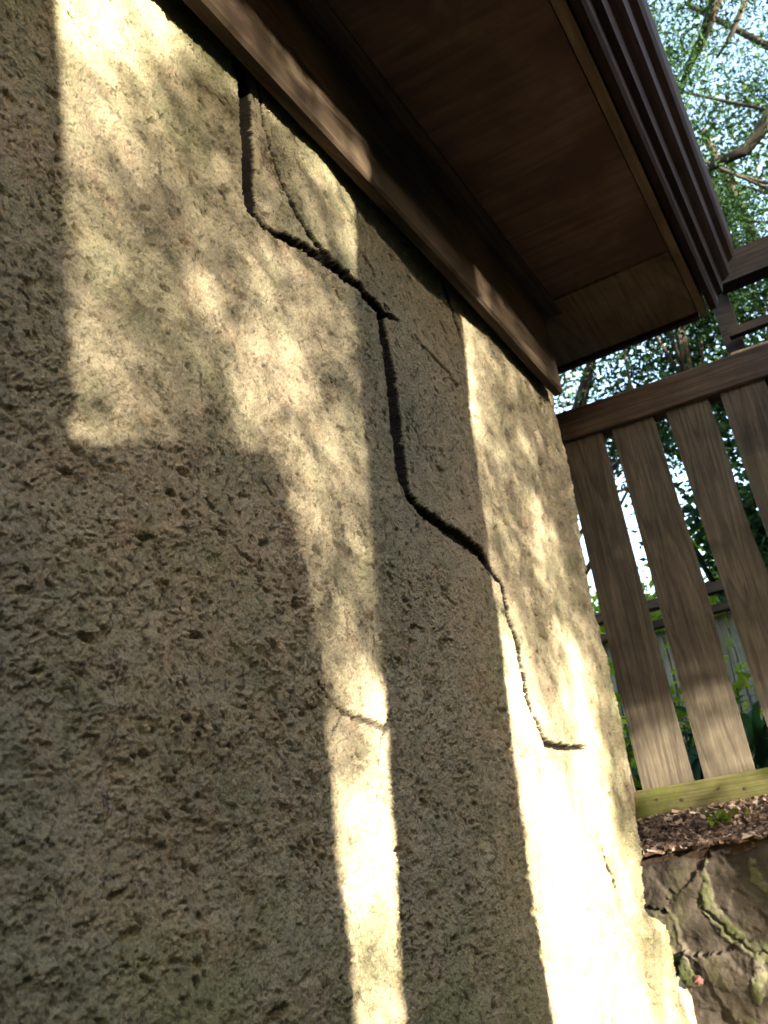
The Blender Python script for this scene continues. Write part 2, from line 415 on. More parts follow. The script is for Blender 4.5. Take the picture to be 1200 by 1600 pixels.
Harc = wall_height(xc+R*aa, zc) + 0.004*fbm(xc+aa*R, zc, 0.03, 4, 77)
arc = np.stack([xc+(R+Harc)*np.sin(aa), WY+R-(R+Harc)*np.cos(aa), zc], -1)
ss = SA[None, :]*np.ones((nz, 1)); zs = ZA[:, None]*np.ones((1, len(SA)))
Hs = wall_height(xcorner(zs)+ss, zs)
side = np.stack([xcorner(zs)+Hs, WY+R+ss, zs], -1)
G = np.concatenate([face, arc, side], 1)
ny, nx = G.shape[:2]
idx = np.arange(ny*nx).reshape(ny, nx)
Q = np.stack([idx[:-1, :-1], idx[:-1, 1:], idx[1:, 1:], idx[1:, :-1]], -1).reshape(-1, 4)
wall = npmesh('cracked_wall', G.reshape(-1, 3), Q, M_STUCCO, None, True)
crack_shade = np.zeros(G.shape[:2]); crack_shade[:, :nf] = sstep(0.0006, 0.0024, -CF_)*IN_
ia = wall.data.attributes.new('crack_shade', 'FLOAT', 'POINT'); ia.data.foreach_set('value', crack_shade.ravel().astype(np.float32))
tag(wall, 'rough sand coloured rendered wall with long dark stepped cracks under the wooden overhang', 'wall')

# ------------------------------------------------------------------ wooden overhang
ov = empty('wooden_overhang', 'dark brown wooden overhang with panelled underside and moulded edge above the cracked wall', 'eave', (1.0, 0.2, 1.05))
OO = (1.0, 0.2, 1.05)
SZ = 1.05
def warpx(amp, sc, seed):
    ph = seed*1.7
    def f(c):
        k = Vector(c); k.z += amp*math.sin(k.x/sc+ph); k.y += amp*0.7*math.sin(k.x/sc*1.31+ph*2); return k
    return f
def longbox(x0, x1, y0, y1, z0, z1, n=24):
    """box split along x so it can be slightly warped"""
    m = MB(); prof = [(y0, z0), (y1, z0), (y1, z1), (y0, z1)]
    return sweepx(m, x0, x1, prof, n)
def sweepx(m, x0, x1, prof, n=24):
    o = len(m.v); k = len(prof)
    for i in range(n+1):
        x = x0+(x1-x0)*i/n
        for p in prof: m.v.append((x, p[0], p[1]))
    for i in range(n):
        for j in range(k):
            j2 = (j+1) % k
            m.f.append((o+i*k+j, o+i*k+j2, o+(i+1)*k+j2, o+(i+1)*k+j))
    m.f.append(tuple(o+j for j in range(k))); m.f.append(tuple(o+n*k+j for j in reversed(range(k))))
    return m
m = MB()
sweepx(m, -2.2, 1.690, [(0.408, 0.868), (0.408, SZ-0.001), (0.385, SZ-0.001), (0.385, 0.862), (0.389, 0.857), (0.404, 0.857)], 60)
m.build('frieze_board', M_BOARD, ov, off=OO, warp=warpx(0.0015, 0.21, 1))
longbox(-2.2, 1.713, 0.352, 0.3845, SZ-0.006, SZ+0.02).build('bed_strip', M_EAVE, ov, off=OO, warp=warpx(0.0008, 0.3, 2))
longbox(-2.2, 1.656, 0.112, 0.900, SZ, SZ+0.02).build('soffit_panel', M_PANEL, ov, off=OO)
MB().box(1.660, 1.930, 0.112, 0.900, SZ-0.004, SZ+0.02).build('end_panel', M_TRIM, ov, 0.0015, off=OO)
longbox(-2.2, 1.950, 0.092, 0.109, SZ-0.012, SZ+0.02).build('edge_trim', M_TRIM, ov, off=OO, warp=warpx(0.0008, 0.25, 3))
MB().box(1.934, 1.952, 0.112, 0.900, SZ-0.012, SZ+0.03).build('end_trim', M_REDTRIM, ov, 0.002, off=OO)
# stepped moulding: profile in (y, z)
prof = [(0.088, SZ-0.004), (0.074, SZ-0.004), (0.068, SZ+0.004), (0.064, SZ+0.022), (0.052, SZ+0.026), (0.046, SZ+0.050), (0.036, SZ+0.056), (0.028, SZ+0.062), (0.022, SZ+0.090), (0.010, SZ+0.098), (0.004, SZ+0.110), (-0.002, SZ+0.150), (-0.002, SZ+0.19), (0.088, SZ+0.19)]
sweepx(MB(), -2.2, 1.945, prof[::-1], 60).build('moulding', M_REDTRIM, ov, off=OO, warp=warpx(0.001, 0.4, 4))
MB().box(-2.2, 1.940, 0.092, 0.900, SZ+0.032, SZ+0.19).build('box_frame', M_EAVE, ov, off=OO)
sweepx(MB(), -2.25, 1.99, [(0.002, SZ+0.193), (0.95, SZ+0.50), (0.95, SZ+0.53), (0.002, SZ+0.215)], 4).build('roof', M_EAVE, ov, off=OO)

# ------------------------------------------------------------------ slatted fence
FY = -0.078607989
FD = np.array([math.sin(FY), math.cos(FY), 0.0]); FN = np.array([math.cos(FY), -math.sin(FY), 0.0])
FX0 = 1.9
def fp(px, py, dn=0.0):            # pixel -> (s along fence, z); s=0 at y=.42
    o = np.array([FX0, 0.42, 0.0]); d = ray(px, py); P = d*((FN@o)+dn)/(FN@d)
    return float((P-o)@FD), float(P[2])
fence = empty('slatted_fence', 'weathered wooden fence of wide vertical slats with a green mossy bottom rail', 'fence', (FX0, 0.42, 0.0))
fence.rotation_euler = (0, 0, -FY)   # local x = normal (away), local y = along
def fslat(L, Rr, t=0.011, nm='slat', mat=None, name_z=None):
    """L/Rr: [(px,py) bottom..top] pixel outlines of left and right edges -> prism along local x"""
    a = [fp(*p) for p in L]; b_ = [fp(*p) for p in Rr]
    m = MB()
    pts = b_ + a[::-1]
    m.poly_prism(pts, 0, 0.0, 2*t)
    return m
def slat(s0, s1, z0, z1, bow=0.0, kink=None, n=14):
    m = MB(); o = 0
    for i in range(n+1):
        t = i/n; z = z0+(z1-z0)*t
        dx = bow*math.sin(math.pi*t); k = (kink[0]*math.exp(-((t-kink[1])/kink[2])**2) if kink else 0)
        a, b_ = s0+dx*0.4, s1+dx+k
        c = 0.0016
        for (yy, xx) in ((a+c, 0), (b_-c, 0), (b_, c), (b_, 0.021), (a, 0.021), (a, c)): m.v.append((xx, yy, z))
    k6 = 6
    for i in range(n):
        for j in range(k6):
            j2 = (j+1) % k6; m.f.append((i*k6+j, i*k6+j2, (i+1)*k6+j2, (i+1)*k6+j))
    m.f.append(tuple(range(k6))); m.f.append(tuple(n*k6+j for j in reversed(range(k6))))
    return m
ZB, ZT = 0.080, 0.862
slats = []
# slat edges measured from the photo (left is larger s)
for (lb, lt, rb, rt) in [((1005, 1240), (880, 700), (1085, 1225), (940, 675)), ((1100, 1215), (955, 670), (1180, 1205), (1020, 650)), ((1218, 1195), (1040, 645), (1298, 1180), (1105, 620))]:
    sl = (fp(*lb)[0], fp(*lt)[0]); sr = (fp(*rb)[0], fp(*rt)[0]); slats.append((sl, sr))
def slat2(sl, sr, bow, kink=None):
    m = slat(0, 1, ZB, ZT, 0); out = MB(); out.f = m.f
    for (x, y, z) in m.v:
        t = (z-ZB)/(ZT-ZB)
        L = sl[0]+(sl[1]-sl[0])*t; Rr = sr[0]+(sr[1]-sr[0])*t
        Rr += bow*math.sin(math.pi*t) + (kink[0]*math.exp(-((t-kink[1])/kink[2])**2) if kink else 0)
        L += bow*0.6*math.sin(math.pi*t)
        out.v.append((x + 0.003*math.sin(3*t+sl[0]*9), Rr+(L-Rr)*y, z))
    return out
# slat 0 (mostly hidden by the wall) and more behind the wall
for k in range(1, 5):
    d = 0.1135*k
    slat2((slats[0][0][0]+d, slats[0][0][1]+d), (slats[0][1][0]+d, slats[0][1][1]+d), 0.001*k).build('slat', M_SLAT, fence)
slat2(*slats[0], 0.002).build('slat', M_SLAT, fence)
slat2(*slats[1], -0.002, (-0.004, 0.5, 0.15)).build('slat', M_SLAT, fence)
slat2((slats[2][0][0], slats[2][0][1]), (slats[2][1][0]+0.004, slats[2][1][1]), -0.003, (0.006, 0.62, 0.12)).build('slat', M_SLAT, fence)
# rails: proud of the slats at the front
zt0 = fp(1000, 655)[1]; zt1 = fp(1000, 592)[1]
sR = fp(1128, 600)[0]
def rail(s0, s1, z0, z1, x0, x1, n=20, amp=0.002):
    m = MB(); c = 0.003
    for i in range(n+1):
        s = s0+(s1-s0)*i/n; w = amp*math.sin(i*0.9)
        for (xx, zz) in ((x0+c, z0+w), (x1, z0+w), (x1, z1+w*0.5), (x0+c, z1+w*0.5), (x0, z1-c+w*0.5), (x0, z0+c+w)): m.v.append((xx, s, zz))
    for i in range(n):
        for j in range(6):
            j2 = (j+1) % 6; m.f.append((i*6+j, i*6+j2, (i+1)*6+j2, (i+1)*6+j))
    m.f.append(tuple(range(6))); m.f.append(tuple(n*6+j for j in reversed(range(6))))
    return m
sP = fp(1122, 612)[0]-0.003
rail(sP-1.0, 0.62, 0.843, 0.915, -0.010, 0.042).build('top_rail', M_RAIL, fence)
rail(sP-1.0, 0.62, 0.040, 0.092, -0.014, 0.040).build('bottom_rail', M_MOSSRAIL, fence)
slat2((sP-0.006, sP+0.001), (sP-0.092, sP-0.090), 0.002).build('slat', M_SLAT, fence)
for k in range(1, 7):
    s1_ = sP-0.112*k
    slat2((s1_, s1_), (s1_-0.09, s1_-0.09), 0.001).build('slat', M_SLAT, fence)
M_NAIL, nt, b = newmat('rusty nail'); b.inputs['Base Color'].default_value = (0.05, 0.03, 0.02, 1); b.inputs['Roughness'].default_value = 0.8
def nail(sv, zv, xv):
    m = MB(); m.poly_prism([(sv+0.0030*math.cos(a*math.pi/4), zv+0.0030*math.sin(a*math.pi/4)) for a in range(8)], 0, xv-0.0012, xv+0.004)
    return m.build('nail', M_NAIL, fence)
for (sl, sr) in slats:
    c0 = (sl[0]+sr[0])/2; c1_ = (sl[1]+sr[1])/2
    for d_ in (-0.022, 0.024):
        nail(c0+d_, 0.066+0.006*d_*30, -0.0142); nail(c1_+d_, 0.878+0.1*d_, -0.0102)
# post standing behind the rail at the right
MB().box(0.0425, 0.125, sP-0.125, sP-0.045, 0.0, 0.945).build('post', M_POST, fence, 0.003)
# ------------------------------------------------------------------ ground: low path in front, raised bed behind
gx = np.concatenate([[-300, -60, -10, -2, 0.5, 1.5, 1.62, 1.70], np.linspace(1.712, 2.2, 50), [2.4, 2.8, 3.4, 4.5, 6, 9, 15, 30, 70, 200, 900]])
gy = np.concatenate([[-900, -100, -20, -6, -2, -1, -0.4], np.linspace(-0.2, 0.8, 90), [1.1, 1.6, 2.4, 4, 8, 20, 60, 200, 900]])
GX, GY = np.meshgrid(gx, gy, indexing='ij')
GZ = np.where(GX < 1.705, -0.80, -0.022+0.058*sstep(1.72, 1.90, GX) - 0.0*GX) 
GZ = GZ + np.where(GX > 1.705, 0.006*fbm(GX, GY, 0.05, 4, 3)*(GX < 2.3), 0)
idx = np.arange(GX.size).reshape(GX.shape)
Q = np.stack([idx[:-1, :-1], idx[1:, :-1], idx[1:, 1:], idx[:-1, 1:]], -1).reshape(-1, 4)
M_SOIL, nt, b = newmat('brown soil')
co = nt.nodes.new('ShaderNodeTexCoord').outputs['Object']
sx = nt.nodes.new('ShaderNodeSeparateXYZ'); nt.links.new(co, sx.inputs[0])
c = ramp(nt, noise(nt, co, 45, 6, 0.75), [(0.3, (0.035, 0.022, 0.016)), (0.5, (0.085, 0.056, 0.040)), (0.72, (0.15, 0.105, 0.076))])
c2_ = ramp(nt, noise(nt, co, 60, 6, 0.75), [(0.3, (0.03, 0.045, 0.02)), (0.5, (0.055, 0.075, 0.04)), (0.72, (0.11, 0.12, 0.09))])
c = mix(nt, math_(nt, 'LESS_THAN', sx.outputs[0], 1.69), c, c2_)
nt.links.new(c, b.inputs['Base Color'])
b.inputs['Roughness'].default_value = 0.95; bump(nt, b, noise(nt, co, 120, 5, 0.75), 1.0, 0.006)
g = npmesh('ground', np.stack([GX, GY, GZ], -1).reshape(-1, 3), Q, M_SOIL); g['kind'] = 'structure'

# bark mulch on the bed
def scatter_chips(n):
    V = []; F = []
    for i in range(n):
        x = 1.695+0.22*rng.random(); y = -0.05+0.75*rng.random()
        z = -0.020+0.058*float(sstep(1.72, 1.90, np.array(x)))+0.004*rng.random()
        L = 0.004+0.009*rng.random()**2; w = L*(0.35+0.4*rng.random()); h = 0.0012+0.002*rng.random()
        a, b_, c = rng.random(3)*2*np.pi; b_ = (rng.random()-0.5)*1.4; c = (rng.random()-0.5)*1.4
        ca, sa = math.cos(a), math.sin(a)
        o = len(V)
        for dx, dy, dz in ((-L, -w, -h), (L*0.8, -w*0.8, -h), (L, w, -h), (-L*0.7, w, -h), (-L, -w*0.7, h), (L*0.9, -w, h), (L*0.8, w*0.8, h), (-L, w*0.9, h)):
            z2 = dz+dx*b_*0.6+dy*c*0.6
            V.append((x+dx*ca-dy*sa, y+dx*sa+dy*ca, z+z2))
        for f in ((0, 3, 2, 1), (4, 5, 6, 7), (0, 1, 5, 4), (1, 2, 6, 5), (2, 3, 7, 6), (3, 0, 4, 7)): F.append([o+q for q in f])
    return V, F
V, F = scatter_chips(5200)
M_CHIP, nt, b = newmat('bark chips')
g_ = nt.nodes.new('ShaderNodeNewGeometry').outputs['Random Per Island']
nt.links.new(ramp(nt, g_, [(0.0, (0.04, 0.025, 0.018)), (0.5, (0.115, 0.072, 0.050)), (0.85, (0.21, 0.145, 0.108)), (1.0, (0.38, 0.31, 0.25))]), b.inputs['Base Color'])
b.inputs['Roughness'].default_value = 0.85
ch = npmesh('bark_mulch', V, F, M_CHIP, None, False); tag(ch, 'reddish brown bark mulch on the bed below the fence', 'mulch', kind='stuff')

# ------------------------------------------------------------------ stone retaining wall below the bed
RX = 1.70
def rp(px, py): q = at(px, py, 0, RX); return q[1], q[2]
ya = axis([(-2.0, 0.15, 0.06, 0.006), (0.15, 0.52, 0.0022, 0.0022), (0.52, 1.2, 0.005, 0.05)])
za = axis([(-0.82, -0.34, 0.03, 0.004), (-0.34, -0.02, 0.0022, 0.0022)])
YY, ZZ = np.meshgrid(ya, za)
def polyd(Y, Z, pts):
    P = [rp(a, b_) for a, b_, _ in pts]; Wd = [w*0.00105 for _, _, w in pts]; best = np.full(Y.shape, 9.0)
    for i in range(len(P)-1):
        ax_, az = P[i]; bx, bz = P[i+1]; dx, dz = bx-ax_, bz-az
        t = np.clip(((Y-ax_)*dx+(Z-az)*dz)/(dx*dx+dz*dz+1e-12), 0, 1)
        best = np.minimum(best, np.sqrt((Y-ax_-t*dx)**2+(Z-az-t*dz)**2)/(Wd[i]+(Wd[i+1]-Wd[i])*t))
    return best
wy_ = YY+0.017*fbm(YY, ZZ, 0.04, 5, 201, 0.65); wz_ = ZZ+0.017*fbm(YY, ZZ, 0.04, 5, 202, 0.65)
mort = np.minimum.reduce([
    polyd(wy_, wz_, [(1100, 1330, 3), (1106, 1375, 6), (1104, 1412, 11), (1122, 1436, 13), (1150, 1462, 12), (1185, 1480, 11), (1230, 1500, 14)]),
    polyd(wy_, wz_, [(1188, 1482, 6), (1192, 1520, 14), (1186, 1550, 7)]),
    polyd(wy_, wz_, [(1172, 1345, 3), (1182, 1375, 6), (1215, 1400, 8)]),
    polyd(wy_, wz_, [(1045, 1480, 8), (1068, 1505, 12), (1078, 1530, 8)]),
])
def facets(x, y, cell, seed, amp):
    X = x/cell; Y = y/cell; ix = np.floor(X); iy = np.floor(Y); bd = np.full(X.shape, 9.0); out = np.zeros_like(X)
    for dx in (-1, 0, 1):
        for dy in (-1, 0, 1):
            jx = ix+dx; jy = iy+dy; qx = X-jx-_h(jx, jy, seed); qy = Y-jy-_h(jx, jy, seed+1); d = qx*qx+qy*qy
            h = (_h(jx, jy, seed+2)-0.5)*0.8+(_h(jx, jy, seed+3)-0.5)*qx*1.6+(_h(jx, jy, seed+4)-0.5)*qy*1.6
            out = np.where(d < bd, h, out); bd = np.minimum(bd, d)
    return out*amp
cellw = pits(wy_-0.07, wz_, 0.19, 0.08, 0.125, 1.0, 301, 0.2, 1.3)
far = (YY < 0.18) | (YY > 0.50) | (ZZ < -0.32)
mm = sstep(1.25, 0.7, mort)
mm = np.where(far, sstep(0.045, 0.02, cellw), mm)
Hh = 0.018*fbm(YY, ZZ, 0.12, 4, 211)+0.003*fbm(wy_, wz_, 0.03, 5, 212, 0.65)+facets(wy_, wz_, 0.11, 221, 0.020)+facets(wy_+0.3, wz_, 0.04, 222, 0.0025) + mm*0.002 - 0.004*sstep(1.6, 1.1, mort)*(1-mm)*0.3
Hh += 0.02*sstep(0.0, -0.25, ZZ)
crk = polyd(wy_, wz_, [(1098, 1413, 2), (1122, 1440, 3), (1150, 1466, 2), (1185, 1484, 2), (1215, 1490, 3)])
Hh -= 0.006*sstep(1.2, 0.5, crk)
XX = RX-Hh+0.02*sstep(-0.05, -0.02, ZZ)
Gs = np.stack([XX, YY, ZZ], -1)
cap = Gs[-1:].copy(); cap[..., 0] = 1.76; cap[..., 2] -= 0.004
Gs = np.concatenate([Gs, cap], 0); mm2 = np.concatenate([mm, mm[-1:]], 0)
ny, nx = Gs.shape[:2]; idx = np.arange(ny*nx).reshape(ny, nx)
Q = np.stack([idx[:-1, :-1], idx[1:, :-1], idx[1:, 1:], idx[:-1, 1:]], -1).reshape(-1, 4)
mi = (mm2[:-1, :-1] > 0.5).astype(int).reshape(-1)
M_STONE, nt, b = newmat('dark stone')
co = nt.nodes.new('ShaderNodeTexCoord').outputs['Object']
c = ramp(nt, noise(nt, co, 14, 5, 0.65, 0.3), [(0.3, (0.030, 0.025, 0.018)), (0.5, (0.055, 0.043, 0.033)), (0.7, (0.075, 0.072, 0.035))])
c = mix(nt, ramp(nt, noise(nt, co, 40, 4, 0.7), [(0.66, gray(0)), (0.76, gray(1))]), c, (0.30, 0.26, 0.20))
at_ = nt.nodes.new('ShaderNodeAttribute'); at_.attribute_name = 'mortar'
mc = ramp(nt, noise(nt, co, 22, 5, 0.65), [(0.38, (0.13, 0.118, 0.085)), (0.52, (0.095, 0.095, 0.05)), (0.66, (0.062, 0.075, 0.022))])
mf = ramp(nt, math_(nt, 'ADD', at_.outputs['Fac'], math_(nt, 'MULTIPLY', math_(nt, 'SUBTRACT', noise(nt, co, 55, 5, 0.7), 0.5), 3.0)), [(0.50, gray(0)), (0.75, gray(1))])
c = mix(nt, mf, c, mc)
nt.links.new(c, b.inputs['Base Color']); b.inputs['Roughness'].default_value = 0.8
bump(nt, b, noise(nt, co, 160, 5, 0.7), 0.8, 0.003)
rw = npmesh('stone_wall', Gs.reshape(-1, 3), Q, M_STONE, None, True)
ma = rw.data.attributes.new('mortar', 'FLOAT', 'POINT'); ma.data.foreach_set('value', mm2.ravel().astype(np.float32))
tag(rw, 'low dark stone wall with raised mossy mortar lines holding up the bed', 'stone wall')

def blob(name, c, r, mat, seed, sq=(1, 1, 1), n=24):
    th = np.linspace(0, np.pi, n); ph = np.linspace(0, 2*np.pi, 2*n, endpoint=False)
    T, Pp = np.meshgrid(th, ph, indexing='ij')
    k = 1+0.35*fbm(np.cos(Pp)*np.sin(T)*2+seed, np.sin(Pp)*np.sin(T)*2+np.cos(T)*2.3, 1.2, 3, seed)
    d = np.stack([np.sin(T)*np.cos(Pp)*sq[0], np.sin(T)*np.sin(Pp)*sq[1], np.cos(T)*sq[2]], -1)*k[..., None]*r
    idx = np.arange(T.size).reshape(T.shape); j = np.roll(idx, -1, 1)
    Q = np.stack([idx[:-1], idx[1:], j[1:], j[:-1]], -1).reshape(-1, 4)
    o = npmesh(name, d.reshape(-1, 3), Q, mat); o.location = c; return o
M_PINK, nt, b = newmat('pink stone'); co = nt.nodes.new('ShaderNodeTexCoord').outputs['Object']
nt.links.new(ramp(nt, noise(nt, co, 60, 4), [(0.35, (0.09, 0.032, 0.026)), (0.65, (0.16, 0.085, 0.07))]), b.inputs['Base Color'])
M_PALE, nt, b = newmat('pale stone'); co = nt.nodes.new('ShaderNodeTexCoord').outputs['Object']
nt.links.new(ramp(nt, noise(nt, co, 25, 5), [(0.35, (0.20, 0.17, 0.13)), (0.65, (0.36, 0.32, 0.27))]), b.inputs['Base Color']); bump(nt, b, noise(nt, co, 150, 4), 0.8, 0.002)
q = at(1090, 1532, 0, 1.66); tag(blob('pink_stone', tuple(q), 0.009, M_PINK, 5, (1, .9, .8)), 'small pinkish stone lodged in the dark stone wall', 'stone')
q = at(1072, 1610, 0, 1.66); tag(blob('pale_stone', tuple(q+np.array([0.01, 0.008, 0])), 0.042, M_PALE, 9, (0.5, .62, 2.0)), 'upright pale stone beside the foot of the cracked wall', 'stone')

# ------------------------------------------------------------------ foliage
def leaves(C, size, aspect=0.5, fold=0.25, r=rng, droop=0.0):
    """C (n,3) centres -> two-quad folded pointed leaves. returns V,F"""
    n = len(C); s = size*(0.6+0.8*r.random(n))
    d = r.normal(size=(n, 3)); d[:, 2] = d[:, 2]*0.7-droop; d /= np.linalg.norm(d, axis=1)[:, None]
    t = r.normal(size=(n, 3)); t -= (t*d).sum(1)[:, None]*d; t /= np.linalg.norm(t, axis=1)[:, None]
    nn = np.cross(d, t)
    def P(a, b_, c): return C+(d*a+t*b_+nn*c)*s[:, None]
    w = aspect/2
    V = np.stack([P(-.5, 0, 0), P(-.1, w, fold*w), P(.5, 0, 0), P(-.1, -w, fold*w)], 1).reshape(-1, 3)
    o = (np.arange(n)*4)[:, None]
    F = np.concatenate([o+np.array([[0, 1, 2]]), o+np.array([[0, 2, 3]])], 1).reshape(-1, 3)
    return V, F

def tree(name, label, base, height, crown, nclump, nleaf, lsize, mat, trunk_r, seed, limbs=None, group=None, lean=(0, 0), clump_r=0.22, cat='tree', droop=0.2, aspect=0.5):
    """crown: (cx, cy, cz, rx, ry, rz) ellipsoid, world"""
    r = np.random.default_rng(seed)
    t = empty(name, label, cat, tuple(base), group)
    b_ = np.array(base, float)
    cx, cy, cz, rx, ry, rz = crown
    tr = MB(); top = np.array([cx, cy, cz+rz*0.5])
    pts = []; rr = []
    for i in range(9):
        k = i/8; p = b_+(top-b_)*k; p[0] += 0.08*math.sin(k*5+seed)*height*0.1; p[1] += 0.08*math.cos(k*4+seed)*height*0.1
        pts.append(tuple(p)); rr.append(trunk_r*(1-0.8*k)+0.004)
    tr.tube(pts, rr, 9)
    d = r.normal(size=(nclump, 3)); d /= np.linalg.norm(d, axis=1)[:, None]
    cc = np.array([cx, cy, cz])+d*(0.35+0.65*r.random(nclump)[:, None]**0.5)*np.array([rx, ry, rz])
    for c in cc[::5]:
        k = 0.25+0.6*r.random(); s0 = np.array(pts[int(k*8)])
        mid = (s0+c)/2+r.normal(size=3)*0.08*height*0.2; mid[2] -= 0.03*height
        tr.tube([tuple(s0), tuple(mid), tuple(c)], [trunk_r*(0.35*(1-k)+0.08), trunk_r*0.14+0.003, 0.004], 5)
    tr.build('trunk', M_BARK, t, off=base, smooth=True)
    per = nleaf//nclump
    sizes = 0.45+1.0*r.random(nclump)
    C = np.concatenate([c+r.normal(size=(per, 3))*clump_r*np.array([1.15, 1.15, 0.6])*s_ for c, s_ in zip(cc, sizes)])
    V, F = leaves(C, lsize, aspect, 0.3, r, droop)
    npmesh('crown', V, F, mat, t, False, off=base)
    if limbs:
        for pl, r0 in limbs:
            lm = MB(); lm.tube(pl, [r0*(1-0.55*i/(len(pl)-1)) for i in range(len(pl))], 8); lm.build('limb', M_BARK, t, off=base, smooth=True)
    return t

def P3(px, py, dist):
    return tuple(ray(px, py)*dist)
# overhead tree seen at the top right, with its curved limbs
D1 = 4.5
limb1 = [P3(1128, -30, D1), P3(1112, 20, D1), P3(1096, 65, D1), P3(1078, 100, D1*1.02), P3(1060, 150, D1*1.05)]
limb2 = [P3(1225, 150, D1), P3(1195, 195, D1), P3(1165, 235, D1), P3(1120, 255, D1), P3(1085, 280, D1*1.05)]
limb3 = [P3(1165, 0, D1*1.1), P3(1140, 60, D1*1.1), P3(1120, 90, D1*1.1)]
c1 = np.array(P3(1130, 180, 5.0))
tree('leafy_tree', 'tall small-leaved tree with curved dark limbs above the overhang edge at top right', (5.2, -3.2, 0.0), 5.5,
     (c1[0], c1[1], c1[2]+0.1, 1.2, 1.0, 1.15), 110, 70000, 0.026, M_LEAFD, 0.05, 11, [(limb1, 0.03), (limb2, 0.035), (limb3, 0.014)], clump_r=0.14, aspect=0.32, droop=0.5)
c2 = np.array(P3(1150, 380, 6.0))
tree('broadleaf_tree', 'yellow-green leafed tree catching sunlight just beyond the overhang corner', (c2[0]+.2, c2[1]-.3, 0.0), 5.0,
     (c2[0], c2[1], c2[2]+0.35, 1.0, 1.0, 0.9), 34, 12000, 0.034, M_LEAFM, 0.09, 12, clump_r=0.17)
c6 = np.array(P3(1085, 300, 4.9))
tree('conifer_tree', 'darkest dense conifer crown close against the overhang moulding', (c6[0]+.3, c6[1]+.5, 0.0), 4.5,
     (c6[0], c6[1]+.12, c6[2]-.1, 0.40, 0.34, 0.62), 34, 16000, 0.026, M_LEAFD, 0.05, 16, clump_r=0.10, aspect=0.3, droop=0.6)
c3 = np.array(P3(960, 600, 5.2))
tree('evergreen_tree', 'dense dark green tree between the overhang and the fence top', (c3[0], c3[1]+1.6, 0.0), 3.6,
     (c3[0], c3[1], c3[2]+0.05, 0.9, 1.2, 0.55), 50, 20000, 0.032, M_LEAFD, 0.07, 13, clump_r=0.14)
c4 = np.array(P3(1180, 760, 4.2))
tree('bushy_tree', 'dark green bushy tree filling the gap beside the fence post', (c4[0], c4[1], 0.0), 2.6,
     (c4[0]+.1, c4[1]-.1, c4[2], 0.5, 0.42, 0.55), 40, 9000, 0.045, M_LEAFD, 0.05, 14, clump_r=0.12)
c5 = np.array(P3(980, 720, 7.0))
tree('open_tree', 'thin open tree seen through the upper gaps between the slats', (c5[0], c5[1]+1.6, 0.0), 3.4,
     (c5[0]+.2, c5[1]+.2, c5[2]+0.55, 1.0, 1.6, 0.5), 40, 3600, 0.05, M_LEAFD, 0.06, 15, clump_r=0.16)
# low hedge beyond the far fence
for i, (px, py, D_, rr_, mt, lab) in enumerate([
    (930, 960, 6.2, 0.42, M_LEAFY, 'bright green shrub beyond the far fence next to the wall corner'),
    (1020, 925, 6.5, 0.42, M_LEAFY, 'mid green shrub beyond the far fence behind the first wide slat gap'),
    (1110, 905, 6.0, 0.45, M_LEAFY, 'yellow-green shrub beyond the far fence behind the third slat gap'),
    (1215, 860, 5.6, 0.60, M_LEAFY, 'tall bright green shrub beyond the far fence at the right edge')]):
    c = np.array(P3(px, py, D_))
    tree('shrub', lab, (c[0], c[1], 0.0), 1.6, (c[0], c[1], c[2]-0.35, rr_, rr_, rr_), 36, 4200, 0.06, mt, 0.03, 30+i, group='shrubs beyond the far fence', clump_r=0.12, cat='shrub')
# wood far behind, reads as one mass
V, F = [], []
r = np.random.default_rng(99)
n = 26000
ang = r.uniform(-0.55, 1.0, n); dist = r.uniform(13, 24, n)
top = 1.6+0.7*np.sin(ang*9)+0.8*np.sin(ang*23+1)
zz = r.random(n)**1.3*top
hole = (np.sin(ang*31)+np.sin(zz*2.1+ang*17)) > 0.9
C = np.stack([dist*np.cos(ang), dist*np.sin(ang), zz], -1)[~hole]
V, F = leaves(C, 0.28, 0.6, 0.3, r)
o = npmesh('far_wood', V, F, M_LEAFM, None, False); tag(o, 'distant green wood behind the garden seen through the slat gaps', 'wood', kind='stuff')

tree('sky_block_tree', 'broad dense tree added behind the viewer to block sky light', (-6.2, -0.5, -0.8), 5.0, (-6.2, -0.5, 1.6, 1.2, 4.2, 2.6), 160, 16000, 0.16, M_LEAFD, 0.15, 77, clump_r=0.4)  # added out of view to cut sky light on the fence
tree('sky_block_tree', 'dense rounded unseen tree added right of the fence to block sky light', (4.6, -3.3, -0.8), 4.0, (4.6, -3.4, 1.4, 1.6, 1.7, 2.2), 110, 12000, 0.15, M_LEAFD, 0.13, 78, clump_r=0.35)  # added right of the frame to cut sky light on the wall
# ------------------------------------------------------------------ far fence with double top rail
ff = empty('far_fence', 'grey wooden fence with dark double top rail far beyond the slatted fence', 'fence', (3.4, 0.6, 0.0))
def ffp(px, py):
    q = at(px, py, 0, 3.4); return q[1]-0.6, q[2]
za_ = ffp(1020, 945)[1]; zb_ = ffp(1020, 977)[1]; zc_ = ffp(1020, 1085)[1]
MB().box(-0.03, 0.03, -1.6, 2.4, za_-0.018, za_+0.014).build('rail', M_DARK, ff)
MB().box(-0.02, 0.03, -1.6, 2.4, zb_-0.014, zb_+0.012).build('rail', M_DARK, ff)
MB().box(0.035, 0.07, -1.6, 2.4, 0.06, 0.13).build('rail', M_DARK, ff)
k = 0
y = -1.6
while y < 2.4:
    w = 0.10+0.03*random.random()
    MB().box(0.032, 0.050, y, y+w, 0.02, zb_-0.016-0.01*random.random()).build('board', M_GREYF, ff)
    y += w+0.006

